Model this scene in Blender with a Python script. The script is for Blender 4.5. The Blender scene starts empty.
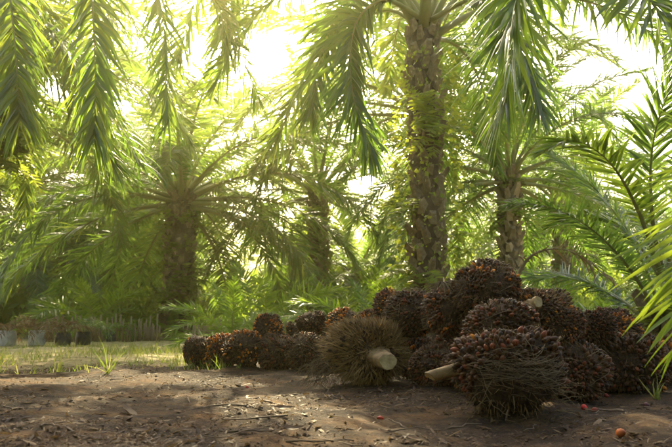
import bpy, math, random
import numpy as np
from mathutils import Vector, Matrix, Euler, Quaternion

R = math.radians
SC = bpy.context.scene
COL = SC.collection

# ------------------------------------------------------------------ camera
F, CX, CY, HOR, H = 700.0, 336.0, 223.5, 321.0, 0.5
PITCH = math.atan((HOR - CY) / F)
cam_d = bpy.data.cameras.new('camera')
cam = bpy.data.objects.new('camera', cam_d)
COL.objects.link(cam)
cam.location = (0, 0, H)
cam.rotation_euler = (math.pi / 2 + PITCH, 0, 0)
cam_d.sensor_width = 36
cam_d.lens = 36 * F / 672
cam_d.clip_start, cam_d.clip_end = 0.05, 2000
cam_d.dof.use_dof = True
cam_d.dof.focus_distance = 5.2
cam_d.dof.aperture_fstop = 4.0
SC.camera = cam

def ray(px, py):
    dx, dy = (px - CX) / F, (CY - py) / F
    fw = Vector((0, math.cos(PITCH), math.sin(PITCH)))
    up = Vector((0, -math.sin(PITCH), math.cos(PITCH)))
    return Vector((1, 0, 0)) * dx + up * dy + fw

def at(px, py, Y):
    d = ray(px, py)
    return Vector((0, 0, H)) + d * (Y / d.y)

def gp(px, py, z=0.0):
    d = ray(px, py)
    return Vector((0, 0, H)) + d * ((z - H) / d.z)

# ------------------------------------------------------------------ light
SUN_EL, SUN_AZ = R(36), R(-6)
SUN = Vector((math.sin(SUN_AZ) * math.cos(SUN_EL), math.cos(SUN_AZ) * math.cos(SUN_EL), math.sin(SUN_EL)))
ELEV = math.asin(SUN.z)
AZ = math.atan2(SUN.x, SUN.y)
wd = bpy.data.worlds.new('World')
SC.world = wd
wd.use_nodes = True
nt = wd.node_tree
bg = nt.nodes['Background']
sky = nt.nodes.new('ShaderNodeTexSky')
sky.sky_type = 'NISHITA'
sky.sun_disc = False
sky.sun_elevation = ELEV
sky.sun_rotation = AZ
sky.air_density = 1.0
sky.dust_density = 8.0
sky.ozone_density = 0.6
nt.links.new(sky.outputs[0], bg.inputs[0])
bg.inputs[1].default_value = 0.15
ld = bpy.data.lights.new('sun', 'SUN')
ld.energy = 5.0
ld.angle = R(0.53)
ld.color = (1.0, 0.84, 0.50)
lo = bpy.data.objects.new('sun', ld)
COL.objects.link(lo)
lo.rotation_euler = (-SUN).to_track_quat('-Z', 'Y').to_euler()
lo.location = (0, 30, 30)
SC.view_settings.view_transform = 'Standard'
SC.view_settings.look = 'None'
SC.view_settings.gamma = 1
SC.view_settings.use_curve_mapping = False
SC.view_settings.exposure = 2.1
SC.render.engine = 'CYCLES'
cy = SC.cycles
cy.use_denoising = True
cy.max_bounces = 8
cy.diffuse_bounces = 3
cy.transmission_bounces = 5
cy.volume_bounces = 1
cy.transparent_max_bounces = 8
cy.sample_clamp_indirect = 6.0

# ------------------------------------------------------------------ helpers
def link(o, parent=None):
    COL.objects.link(o)
    if parent is not None:
        o.parent = parent
    return o

def tag(o, label=None, cat=None, group=None, kind=None):
    if label: o['label'] = label
    if cat: o['category'] = cat
    if group: o['group'] = group
    if kind: o['kind'] = kind
    return o

def empty(name, loc, label, cat, group=None):
    o = bpy.data.objects.new(name, None)
    o.empty_display_size = 0.2
    o.location = loc
    link(o)
    return tag(o, label, cat, group)

def ob(name, me, parent=None, loc=(0, 0, 0), rot=(0, 0, 0), sc=(1, 1, 1)):
    o = bpy.data.objects.new(name, me)
    o.location = loc
    o.rotation_euler = rot
    o.scale = sc if not isinstance(sc, (int, float)) else (sc, sc, sc)
    return link(o, parent)

def mesh(name, V, Fc, mats, midx=None, smooth=False, col=None):
    me = bpy.data.meshes.new(name)
    V = np.asarray(V, dtype=float)
    me.from_pydata(V.tolist(), [], [list(map(int, f)) for f in Fc])
    for m in mats: me.materials.append(m)
    if midx is not None:
        me.polygons.foreach_set('material_index', np.asarray(midx, dtype=np.int32))
    if smooth is True:
        me.polygons.foreach_set('use_smooth', np.ones(len(me.polygons), dtype=bool))
    elif smooth is not False:
        me.polygons.foreach_set('use_smooth', np.asarray(smooth, dtype=bool))
    if col is not None:
        a = me.color_attributes.new('Col', 'FLOAT_COLOR', 'POINT')
        c = np.ones((len(V), 4)); c[:, :3] = col
        a.data.foreach_set('color', c.ravel())
    me.update()
    return me

class MB:
    """collects verts/faces/material indices"""
    def __init__(s): s.v = []; s.f = []; s.m = []; s.s = []
    def add(s, vs, fs, m=0, smooth=False):
        b = len(s.v)
        s.v.extend([tuple(p) for p in vs])
        for f in fs:
            s.f.append([b + i for i in f]); s.m.append(m); s.s.append(smooth)
    def tube(s, pts, rads, n=5, m=0, cap=True, flat=1.0, smooth=True):
        pts = [Vector(p) for p in pts]
        vs, fs = [], []
        prev = None
        for i, p in enumerate(pts):
            T = (pts[min(i + 1, len(pts) - 1)] - pts[max(i - 1, 0)])
            T = T.normalized() if T.length > 1e-9 else Vector((0, 0, 1))
            if prev is None:
                A = T.orthogonal().normalized()
                u = Vector((0, 0, 1))
                if abs(T.z) < 0.98: A = T.cross(u).normalized()
            else:
                A = (prev - T * prev.dot(T))
                A = A.normalized() if A.length > 1e-6 else T.orthogonal().normalized()
            prev = A
            B = T.cross(A)
            r = rads[i] if hasattr(rads, '__len__') else rads
            for k in range(n):
                a = 2 * math.pi * k / n
                vs.append(p + A * (r * math.cos(a)) + B * (r * flat * math.sin(a)))
        for i in range(len(pts) - 1):
            for k in range(n):
                k2 = (k + 1) % n
                fs.append([i * n + k, i * n + k2, (i + 1) * n + k2, (i + 1) * n + k])
        if cap:
            fs.append(list(range(n))[::-1]); fs.append([(len(pts) - 1) * n + k for k in range(n)])
        s.add(vs, fs, m, smooth)
    def mesh(s, name, mats): return mesh(name, s.v, s.f, mats, s.m, s.s)

def scatter(tv, tf, pos, zdir, scale, rng, twist=None):
    """joined copies of a template (z axis to zdir); returns verts, faces"""
    tv = np.asarray(tv, float); n, k = len(pos), len(tv)
    z = zdir / np.linalg.norm(zdir, axis=1, keepdims=True)
    h = np.where(np.abs(z[:, 2:3]) < 0.9, np.array([[0, 0, 1.0]]), np.array([[1.0, 0, 0]]))
    x = np.cross(h, z); x /= np.linalg.norm(x, axis=1, keepdims=True)
    y = np.cross(z, x)
    tw = rng.uniform(0, 2 * math.pi, n) if twist is None else twist
    c, s_ = np.cos(tw)[:, None], np.sin(tw)[:, None]
    x2, y2 = x * c + y * s_, -x * s_ + y * c
    scale = np.asarray(scale, float)
    if scale.ndim == 1: scale = np.repeat(scale[:, None], 3, 1)
    V = (pos[:, None, :] + tv[None, :, 0:1] * (x2 * scale[:, 0:1])[:, None, :]
         + tv[None, :, 1:2] * (y2 * scale[:, 1:2])[:, None, :]
         + tv[None, :, 2:3] * (z * scale[:, 2:3])[:, None, :])
    fs = []
    for f in tf:
        fs.append((np.asarray(f)[None, :] + (np.arange(n) * k)[:, None]))
    faces = []
    for i in range(n):
        for a in fs: faces.append(a[i].tolist())
    return V.reshape(-1, 3), faces

# ------------------------------------------------------------------ materials
def newmat(name):
    m = bpy.data.materials.new(name); m.use_nodes = True
    t = m.node_tree
    return m, t, t.nodes['Principled BSDF'], t.nodes['Material Output']

def nn(t, typ, **kw):
    n = t.nodes.new(typ)
    for k, v in kw.items(): setattr(n, k, v)
    return n

def ramp(t, stops, fac):
    r = nn(t, 'ShaderNodeValToRGB')
    el = r.color_ramp.elements
    while len(el) < len(stops): el.new(0.5)
    for e, (p, c) in zip(el, stops):
        e.position = p; e.color = (*c, 1)
    t.links.new(fac, r.inputs[0])
    return r.outputs[0]

def noise(t, scale, detail=5, rough=0.55, coord='Object'):
    tc = nn(t, 'ShaderNodeTexCoord')
    n = nn(t, 'ShaderNodeTexNoise')
    n.inputs['Scale'].default_value = scale
    n.inputs['Detail'].default_value = detail
    n.inputs['Roughness'].default_value = rough
    t.links.new(tc.outputs[coord], n.inputs['Vector'])
    return n.outputs['Fac']

def bump(t, b, h, strength, dist=0.02):
    n = nn(t, 'ShaderNodeBump')
    n.inputs['Strength'].default_value = strength
    n.inputs['Distance'].default_value = dist
    t.links.new(h, n.inputs['Height'])
    t.links.new(n.outputs[0], b.inputs['Normal'])

def vary(t, obj_w=0.5):
    """random value mixing per object and per mesh island"""
    oi = nn(t, 'ShaderNodeObjectInfo'); ge = nn(t, 'ShaderNodeNewGeometry')
    m = nn(t, 'ShaderNodeMix'); m.data_type = 'FLOAT'
    m.inputs[0].default_value = 1 - obj_w
    t.links.new(oi.outputs['Random'], m.inputs[2])
    t.links.new(ge.outputs['Random Per Island'], m.inputs[3])
    return m.outputs[0]

def leafmat(name, stops, tstops, mix=0.45, rough=0.38, spec=0.5, obj_w=0.5):
    m, t, b, out = newmat(name)
    v = vary(t, obj_w)
    t.links.new(ramp(t, stops, v), b.inputs['Base Color'])
    b.inputs['Roughness'].default_value = rough
    b.inputs['Specular IOR Level'].default_value = spec
    tr = nn(t, 'ShaderNodeBsdfTranslucent')
    t.links.new(ramp(t, tstops, v), tr.inputs[0])
    mx = nn(t, 'ShaderNodeMixShader'); mx.inputs[0].default_value = mix
    t.links.new(b.outputs[0], mx.inputs[1]); t.links.new(tr.outputs[0], mx.inputs[2])
    t.links.new(mx.outputs[0], out.inputs[0])
    return m

LEAF = leafmat('palm_leaf', [(0.1, (.030, .072, .022)), (.55, (.05, .11, .028)), (.84, (.11, .17, .03)), (.93, (.17, .14, .05))],
               [(0.1, (.14, .27, .03)), (.55, (.24, .38, .04)), (.95, (.42, .47, .05))], 0.5, 0.30, 0.6)
LEAF_NEAR = leafmat('palm_leaf_fresh', [(0.1, (.06, .13, .02)), (.9, (.13, .20, .03))],
               [(0.1, (.20, .36, .025)), (.9, (.36, .46, .03))], 0.5, 0.34, 0.5)
FERN = leafmat('fern_leaf', [(0.1, (.05, .09, .02)), (.9, (.12, .17, .03))],
               [(0.1, (.22, .34, .03)), (.9, (.48, .52, .05))], 0.5, 0.5, 0.3)
BUSH = leafmat('bush_leaf', [(0.1, (.035, .075, .02)), (.9, (.09, .15, .03))],
               [(0.1, (.18, .30, .03)), (.9, (.40, .48, .05))], 0.5, 0.5, 0.3)
GRASS = leafmat('grass_blade', [(0.1, (.07, .11, .025)), (.6, (.12, .16, .035)), (.95, (.26, .22, .09))],
               [(0.1, (.24, .34, .04)), (.9, (.46, .46, .10))], 0.45, 0.5, 0.3, 0.0)
DRYFROND = leafmat('dry_frond', [(0.1, (.12, .075, .035)), (.9, (.26, .18, .09))],
               [(0.1, (.16, .10, .04)), (.9, (.30, .20, .08))], 0.3, 0.6, 0.2)
LITTER = leafmat('dry_leaf_litter', [(0.15, (.03, .018, .010)), (.6, (.09, .053, .025)), (.95, (.26, .17, .08))],
               [(0.1, (.10, .06, .03)), (.9, (.30, .20, .08))], 0.2, 0.65, 0.25, 0.3)

def simplemat(name, stops, scale=8, rough=0.8, bumpf=0.5, bd=0.02, island=False, spec=0.3, detail=6):
    m, t, b, out = newmat(name)
    n = noise(t, scale, detail)
    if island:
        v = vary(t, 0.25)
        mx = nn(t, 'ShaderNodeMix'); mx.data_type = 'FLOAT'; mx.inputs[0].default_value = 0.55
        t.links.new(n, mx.inputs[2]); t.links.new(v, mx.inputs[3]); f = mx.outputs[0]
    else: f = n
    t.links.new(ramp(t, stops, f), b.inputs['Base Color'])
    b.inputs['Roughness'].default_value = rough
    b.inputs['Specular IOR Level'].default_value = spec
    if bumpf: bump(t, b, n, bumpf, bd)
    return m

RACHIS = simplemat('frond_stem', [(.3, (.15, .17, .05)), (.7, (.28, .27, .09))], 6, .5, .2, island=True)
DRYSTEM = simplemat('dry_frond_stem', [(.3, (.20, .14, .08)), (.7, (.38, .29, .17))], 6, .7, .3)
BARK = simplemat('palm_bark', [(.25, (.035, .024, .016)), (.5, (.10, .068, .042)), (.75, (.21, .15, .09))], 9, .9, .9, .04, island=True)
BOOT = simplemat('leaf_base', [(.25, (.07, .05, .028)), (.5, (.21, .15, .08)), (.78, (.40, .31, .17))], 14, .85, .8, .03, island=True)
CORE = simplemat('bunch_core', [(.3, (.018, .010, .006)), (.7, (.075, .042, .02))], 30, .9, .9, .02)
SPINE = simplemat('spikelet', [(.2, (.055, .032, .013)), (.5, (.15, .088, .034)), (.85, (.34, .22, .09))], 20, .75, 0, island=True)
STRAW = simplemat('straw_spikelet', [(.2, (.11, .060, .020)), (.5, (.26, .16, .058)), (.85, (.46, .31, .12))], 20, .7, 0, island=True)
FIBRE = simplemat('bunch_fibre', [(.2, (.075, .05, .026)), (.8, (.24, .17, .09))], 20, .8, 0, island=True)
STALK = simplemat('stalk_skin', [(.3, (.13, .08, .035)), (.7, (.33, .22, .10))], 18, .7, .5)
CUT = simplemat('cut_stalk', [(.25, (.24, .165, .07)), (.5, (.38, .28, .13)), (.8, (.50, .39, .20))], 26, .7, .35, .01)
TWIG = simplemat('twig', [(.2, (.05, .035, .024)), (.8, (.20, .14, .09))], 12, .85, .4, island=True)
BAMBOO = simplemat('stick_wood', [(.2, (.12, .085, .05)), (.8, (.34, .26, .16))], 5, .7, .3, island=True)
BAGDARK = simplemat('black_polybag', [(.3, (.012, .013, .014)), (.7, (.045, .045, .045))], 9, .35, .9, .05, spec=.6)
BAGPALE = simplemat('pale_polybag', [(.3, (.36, .35, .33)), (.7, (.68, .67, .64))], 9, .45, .9, .05, spec=.5)  # greyish white polybag colour, much paler than the black bags
SOIL = simplemat('bag_soil', [(.3, (.03, .02, .013)), (.7, (.09, .06, .04))], 30, .95, .8)

CLOD = simplemat('soil_crumb', [(.3, (.026, .015, .007)), (.7, (.09, .054, .026))], 30, .95, .5)

def fruitmat():
    m, t, b, out = newmat('palm_fruit')
    a = nn(t, 'ShaderNodeVertexColor'); a.layer_name = 'Col'
    t.links.new(a.outputs[0], b.inputs['Base Color'])
    b.inputs['Roughness'].default_value = .55
    b.inputs['Specular IOR Level'].default_value = .25
    bump(t, b, noise(t, 120, 3), .2, .004)
    return m
FRUIT = fruitmat()

def groundmat():
    m, t, b, out = newmat('soil_and_litter')
    tc = nn(t, 'ShaderNodeTexCoord')
    big = noise(t, .7, 4); mid = noise(t, 5, 8, .65); fine = noise(t, 45, 6, .7)
    soil = ramp(t, [(.25, (.012, .007, .003)), (.48, (.042, .0235, .0095)), (.62, (.074, .042, .017)), (.8, (.15, .092, .040))], mid)
    fin = ramp(t, [(.3, (.35, .33, .30)), (.55, (1, 1, 1)), (.75, (1.6, 1.45, 1.25))], fine)
    mu = nn(t, 'ShaderNodeMix'); mu.data_type = 'RGBA'; mu.blend_type = 'MULTIPLY'; mu.inputs[0].default_value = .85
    t.links.new(soil, mu.inputs[6]); t.links.new(fin, mu.inputs[7])
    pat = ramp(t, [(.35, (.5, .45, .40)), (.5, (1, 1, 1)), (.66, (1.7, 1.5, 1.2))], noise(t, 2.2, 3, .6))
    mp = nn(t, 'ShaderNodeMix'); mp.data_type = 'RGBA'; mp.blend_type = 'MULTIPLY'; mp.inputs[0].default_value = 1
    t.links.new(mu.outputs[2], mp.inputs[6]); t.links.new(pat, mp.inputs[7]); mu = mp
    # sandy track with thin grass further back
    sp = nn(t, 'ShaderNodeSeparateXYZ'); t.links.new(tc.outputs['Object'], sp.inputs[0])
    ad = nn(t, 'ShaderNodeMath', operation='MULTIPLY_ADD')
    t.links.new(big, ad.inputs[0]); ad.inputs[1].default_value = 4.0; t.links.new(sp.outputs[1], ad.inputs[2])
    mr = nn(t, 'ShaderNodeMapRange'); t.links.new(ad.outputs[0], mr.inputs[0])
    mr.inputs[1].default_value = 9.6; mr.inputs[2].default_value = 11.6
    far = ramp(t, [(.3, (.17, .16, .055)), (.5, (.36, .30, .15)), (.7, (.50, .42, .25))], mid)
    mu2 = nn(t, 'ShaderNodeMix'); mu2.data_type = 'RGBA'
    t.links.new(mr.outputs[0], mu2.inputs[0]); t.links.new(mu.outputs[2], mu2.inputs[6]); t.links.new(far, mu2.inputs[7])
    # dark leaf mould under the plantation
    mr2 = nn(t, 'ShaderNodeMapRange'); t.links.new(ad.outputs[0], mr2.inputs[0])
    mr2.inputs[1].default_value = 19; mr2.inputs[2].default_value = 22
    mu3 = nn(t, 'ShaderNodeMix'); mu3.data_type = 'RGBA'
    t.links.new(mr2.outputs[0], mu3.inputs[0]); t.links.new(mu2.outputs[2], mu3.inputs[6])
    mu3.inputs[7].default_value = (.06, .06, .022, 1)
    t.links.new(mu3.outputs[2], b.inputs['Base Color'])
    b.inputs['Roughness'].default_value = .92
    b.inputs['Specular IOR Level'].default_value = .2
    s = nn(t, 'ShaderNodeMath', operation='MULTIPLY_ADD')
    t.links.new(fine, s.inputs[0]); s.inputs[1].default_value = .35; t.links.new(mid, s.inputs[2])
    bump(t, b, s.outputs[0], .9, .06)
    return m
GROUND = groundmat()

# ------------------------------------------------------------------ ground
def gz(x, y):
    """height of the ground"""
    a = (0.030 * math.sin(1.7 * x + 0.6) * math.sin(1.3 * y + 1.1) + 0.013 * math.sin(4.1 * x + 2.3 * y)
         + 0.009 * math.sin(7.7 * x - 5.1 * y + 2) + .005 * math.sin(17 * x + 9 * y) * math.sin(13 * y - 5 * x))
    return a * min(1, 14 / max(y, 1))

def ground():
    rs = random.Random(3)
    xs = np.concatenate([-np.geomspace(400, 6.2, 22), np.linspace(-6, 6, 220), np.geomspace(6.2, 400, 22)])
    ys = np.concatenate([-np.geomspace(300, 1.2, 10), np.linspace(-1, 9.4, 200), np.geomspace(9.5, 600, 45)])
    V, Fc = [], []
    for y in ys:
        for x in xs:
            j = rs.uniform(-.008, .008) + .016 * max(0, math.sin(2.3 * x + 1.1 * y) * math.sin(3.1 * y - 1.7 * x) + .3 * math.sin(9 * x + 4 * y)) * rs.uniform(.4, 1) if abs(x) < 6 and -1 < y < 9.4 else 0
            V.append((x, y, gz(x, y) + j))
    n = len(xs)
    for j in range(len(ys) - 1):
        for i in range(n - 1):
            Fc.append((j * n + i, j * n + i + 1, (j + 1) * n + i + 1, (j + 1) * n + i))
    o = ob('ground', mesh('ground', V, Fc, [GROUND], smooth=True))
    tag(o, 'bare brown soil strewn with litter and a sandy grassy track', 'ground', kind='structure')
ground()

# ------------------------------------------------------------------ fronds
UP = Vector((0, 0, 1))
def add_frond(mb, pts, L, n, w, seg=4, fold=0.25, droop=0.35, seed=0, start=0.14, r0=0.035, plume=1.0,
              side=None, lm=1, rm=0, tipang=24, baseang=68, missing=0.03, tipl=.62):
    rs = random.Random(seed)
    pts = [Vector(p) for p in pts]
    N = len(pts) - 1
    rads = [r0 * (1.5 * (1 - i / N) ** 3 + (1 - i / N) * .75 + .1) for i in range(N + 1)]
    mb.tube(pts, rads, 5, rm, True, .7)
    def pos(t):
        f = t * N; i = min(int(f), N - 1); a = f - i
        return pts[i].lerp(pts[i + 1], a), (pts[i + 1] - pts[i]).normalized()
    for sg in (-1, 1):
        for i in range(n):
            if rs.random() < missing: continue
            u = (i + rs.uniform(.1, .9)) / n
            t = start + (1 - start) * u
            p, T = pos(min(t, .999))
            if side is not None: S = side - T * side.dot(T)
            else: S = T.cross(UP)
            if S.length < 1e-3: S = T.orthogonal()
            S.normalize()
            Nn = S.cross(T).normalized()
            prof = min(1, .4 + 1.6 * u) * (1 - tipl * max(0, (u - .5) / .5) ** 1.4)
            ln = L * prof * rs.uniform(.72, 1.12)
            a = R(baseang + (tipang - baseang) * u ** 1.3 + rs.uniform(-14, 14))
            el = rs.choice((.42, .12, -.2)) * plume + rs.uniform(-.1, .1)
            d = (S * (sg * math.sin(a)) + T * math.cos(a) + Nn * el).normalized()
            q = p.copy(); tw = rs.uniform(-.8, .8)
            dr = droop * rs.uniform(.3, 1.8)
            vs = []
            wid = w * rs.uniform(.8, 1.15) * (.65 + .35 * prof)
            for k in range(seg + 1):
                s = k / seg
                W = d.cross(Nn)
                W = W.normalized() if W.length > 1e-4 else S
                M = W.cross(d).normalized()
                W2 = W * math.cos(tw) + M * math.sin(tw)
                M2 = W2.cross(d)
                ww = wid * (.55 if k == 0 else (1.0 if s < .45 else max(.03, 1 - ((s - .4) / .6) ** 1.3))) * .5
                if fold:
                    vs += [q - W2 * ww + M2 * (-ww * fold), q.copy(), q + W2 * ww + M2 * (-ww * fold)]
                else:
                    vs += [q - W2 * ww, q + W2 * ww]
                st = ln / seg
                q = q + d * st
                d = (d + Vector((0, 0, -1)) * dr * (.3 + s) / seg * 2).normalized()
            c = 3 if fold else 2
            fs = []
            for k in range(seg):
                for j in range(c - 1):
                    fs.append([k * c + j, k * c + j + 1, (k + 1) * c + j + 1, (k + 1) * c + j])
            mb.add(vs, fs, lm, True)

def arch(L, e0, bend, n=16, power=1.25, sway=0.0):
    """rachis polyline along +X with start elevation e0, bending down"""
    pts = [Vector((0, 0, 0))]; st = L / n
    for i in range(n):
        s = (i + .5) / n
        e = R(e0 - bend * s ** power)
        pts.append(pts[-1] + Vector((math.cos(e), sway * s, math.sin(e))) * st)
    return pts

FR = {}
ELS = (78, 62, 46, 28, 8, -18, -42)
for k, e in enumerate(ELS):
    for v in range(2):
        mb = MB()
        add_frond(mb, arch(5.0, e, (46, 66, 84, 92, 84, 60, 40)[k] + v * 9, 16, sway=(-.06, .08)[v]), .92, 150, .042, 4, .3,
                  (.3, .4, .5, .6, .65, .7, .7)[k] + v * .1, seed=11 * k + v, r0=.038)
        FR[(k, v)] = mb.mesh('frond', [RACHIS, LEAF])
DFR = []
for v in range(2):
    mb = MB()
    add_frond(mb, arch(3.6, -35 - 20 * v, 48, 14), .6, 60, .035, 4, .4, 1.1, seed=70 + v, r0=.035)
    DFR.append(mb.mesh('dry_frond', [DRYSTEM, DRYFROND]))
YFR = []
for v, e in enumerate((76, 58, 40, 20)):
    mb = MB()
    add_frond(mb, arch(2.2, e, (45, 70, 85, 80)[v], 12), .55, 44, .045, 4, .3, .35, seed=90 + v, r0=.016, start=.12)
    YFR.append(mb.mesh('young_frond', [RACHIS, LEAF_NEAR]))

def fern_mesh(seed):
    rs = random.Random(seed); mb = MB()
    for k in range(9):
        pts = arch(rs.uniform(.35, .65), rs.uniform(20, 70), rs.uniform(60, 110), 7)
        yaw = Matrix.Rotation(rs.uniform(-1.4, 1.4), 3, 'Z')
        add_frond(mb, [yaw @ p for p in pts], .11, 16, .028, 2, 0, .3, seed * 31 + k, .1, .004, .2, tipang=50, baseang=85)
    return mb.mesh('fern', [RACHIS, FERN])
FERNS = [fern_mesh(s) for s in (1, 2, 3)]

# ------------------------------------------------------------------ trunks
def boot_geo(rs, w=.13, l=.24):
    """cut leaf base: a flared wedge along +X(out)/+Z(up), root at origin"""
    out = l * rs.uniform(.55, 1.15)
    v = []
    for s, ww, th in ((0, 1.25, .09), (.55, .9, .055), (1, .72, .04)):
        x = .02 + out * .62 * s; z = -.10 + out * .85 * s ** 1.1
        hw = w * ww * .5
        v += [(x - th * .3, -hw, z + th), (x + th * .5, -hw * .7, z - th * .6), (x + th * .7, hw * .7, z - th * .6), (x - th * .3, hw, z + th), (x - th * .55, 0, z + th * .7)]
    v = [(x + rs.uniform(-.012, .012), y + rs.uniform(-.012, .012), z + rs.uniform(-.02, .02)) for x, y, z in v]
    f = []
    for a in (0, 1):
        for k in range(5):
            f.append([a * 5 + k, a * 5 + (k + 1) % 5, a * 5 + 5 + (k + 1) % 5, a * 5 + 5 + k])
    f.append([10, 11, 12, 13, 14])
    return v, f
def boot_mesh(seed):
    rs = random.Random(seed); mb = MB(); v, f = boot_geo(rs); mb.add(v, f, 0, False)
    return mb.mesh('leaf_base', [BOOT])
BOOTS = [boot_mesh(s) for s in range(10)]

def trunk_core(mb, h, r, rs, lean=(0, 0), m=0, flare=1.25):
    n, K = 14, max(6, int(h / .25)); vs, fs = [], []
    for k in range(K + 1):
        s = k / K; z = -.15 + (h + .15) * s
        rr = r * (1 + (flare - 1) * max(0, 1 - s * 3.0) ** 2) * (1 + .05 * math.sin(9 * s + 3))
        for i in range(n):
            a = 2 * math.pi * i / n
            q = rr * (1 + rs.uniform(-.09, .09))
            vs.append((q * math.cos(a) + lean[0] * s * h, q * math.sin(a) + lean[1] * s * h, z))
    for k in range(K):
        for i in range(n):
            fs.append([k * n + i, k * n + (i + 1) % n, (k + 1) * n + (i + 1) % n, (k + 1) * n + i])
    fs.append([K * n + i for i in range(n)])
    mb.add(vs, fs, m, True)

def boot_spots(h, r, step, rs, lean=(0, 0), flare=1.25):
    res, k, z = [], 0, .1
    while z < h:
        s = z / h
        rr = r * (1 + (flare - 1) * max(0, 1 - s * 3.0) ** 2)
        a = k * 2.399963 + rs.uniform(-.12, .12)
        res.append((Vector((rr * .93 * math.cos(a) + lean[0] * z, rr * .93 * math.sin(a) + lean[1] * z, z)), a, rs.uniform(.8, 1.15)))
        k += 1; z += step
    return res

def trunk_mesh(h, r, seed, lean=(0, 0), step=.035):
    rs = random.Random(seed); mb = MB()
    trunk_core(mb, h, r, rs, lean)
    for p, a, s in boot_spots(h, r, step, rs, lean):
        v, f = boot_geo(rs, .15, .26)
        M = Matrix.Translation(p) @ Matrix.Rotation(a, 4, 'Z') @ Matrix.Scale(s, 4)
        mb.add([M @ Vector(q) for q in v], f, 1, False)
    return mb.mesh('trunk', [BARK, BOOT])

def palm(name, label, loc, h, r, nf, scale, seed, group=None, ferns=0, lean=(0, 0), bootparts=False, dead=0,
         emax=80, emin=-25, yaw0=0.0, skip=(), cat='palm'):
    rs = random.Random(seed)
    e = empty(name, loc, label, cat, group)
    if bootparts:
        mb = MB(); trunk_core(mb, h, r, rs, lean)
        tr = ob('trunk', mb.mesh('trunk', [BARK]), e)
        for p, a, s in boot_spots(h, r, .032, rs, lean):
            ob('leaf_base', rs.choice(BOOTS), tr, p, (rs.uniform(-.15, .15), rs.uniform(-.15, .15), a), s * .82)
    else:
        ob('trunk', trunk_mesh(h, r, seed, lean), e)
    top = Vector((lean[0] * h, lean[1] * h, h - .12))
    for k in range(nf):
        s = (k + .5) / nf
        el = emax + (emin - emax) * s ** .85 + rs.uniform(-6, 6)
        yaw = yaw0 + k * 2.399963 + rs.uniform(-.15, .15)
        yd = math.degrees(yaw) % 360
        if any(a <= yd <= b and lo_ <= el <= hi_ for a, b, lo_, hi_ in skip): continue
        i = min(range(len(ELS)), key=lambda q: abs(ELS[q] - el))
        off = .10 + .16 * s
        sc = scale * rs.uniform(.88, 1.1) * (.8 + .2 * min(1, s * 4))
        ob('frond', FR[(i, rs.randrange(2))], e,
           top + Vector((math.cos(yaw) * off, math.sin(yaw) * off, .12 - .5 * s)),
           (rs.uniform(-.12, .12), R(ELS[i] - el), yaw), (sc, sc * rs.choice((1, -1)) if False else sc, sc))
    for k in range(dead):
        yaw = rs.uniform(0, 6.28)
        ob('dry_frond', DFR[k % 2], e, top + Vector((math.cos(yaw) * .25, math.sin(yaw) * .25, -.5)), (0, 0, yaw), scale * rs.uniform(.7, 1))
    for k in range(ferns):
        a = rs.uniform(-math.pi, 0) if rs.random() < .75 else rs.uniform(0, math.pi)
        z = h * rs.uniform(.08, .88)
        ob('fern', rs.choice(FERNS), e, (r * math.cos(a) + lean[0] * z, r * math.sin(a) + lean[1] * z, z), (0, rs.uniform(-.3, .5), a), rs.uniform(.8, 1.5))
    return e

def on_ground(v): return (v[0], v[1], gz(v[0], v[1]) - .03)

# main palms
pA = at(431, 300, 9.6)
palmA = palm('oil_palm', 'tall oil palm with a rough stubby trunk right behind the heap of bunches', (pA.x, pA.y, 0), 4.75, .165, 34, 1.05, 5,
             bootparts=True, ferns=5, lean=(-.012, 0), yaw0=.4, emin=-5, skip=((195, 350, -60, 48), (90, 195, -60, 62), (290, 360, -60, 42), (0, 50, -60, 30)))
pB = at(177, 300, 21)
palmB = palm('oil_palm', 'oil palm with a short thick ferny trunk at the back of the grassy track', (pB.x, pB.y, 0), 4.4, .36, 46, 1.28, 8,
             ferns=42, lean=(.01, 0), yaw0=1.0, emin=-20, skip=((215, 325, -60, 34),))
pC = at(513, 300, 16.5)
palmC = palm('oil_palm', 'oil palm with gracefully drooping fronds and a dark trunk, behind the topmost bunch', (pC.x, pC.y, 0), 4.2, .16, 30, .9, 13,
             ferns=10, yaw0=.2, emin=-12, skip=((215, 325, -60, 34),))
pD = at(318, 300, 24)
palmD = palm('oil_palm', 'slender oil palm framed between the ferny trunk and the stubby trunk', (pD.x, pD.y, 0), 5.2, .26, 36, 1.1, 21, ferns=24, yaw0=2.0, emin=-12, skip=((215, 325, -60, 34),))
pE = at(-62, 300, 8.6)
palmE = palm('oil_palm', 'shady oil palm whose hanging fronds curtain the side with the nursery bags', (pE.x, pE.y, 0), 4.3, .33, 34, 1.0, 34, ferns=16, yaw0=.9, skip=((180, 360, -60, 90), (0, 80, -60, 70)))
pF = at(668, 300, 9.0)
palmF = palm('oil_palm', 'young oil palm with broad upright fronds beside the loose end of the heap', (pF.x, pF.y, 0), 0.7, .25, 9, .6, 44, emax=84, emin=30, yaw0=2.6, ferns=3)
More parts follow.
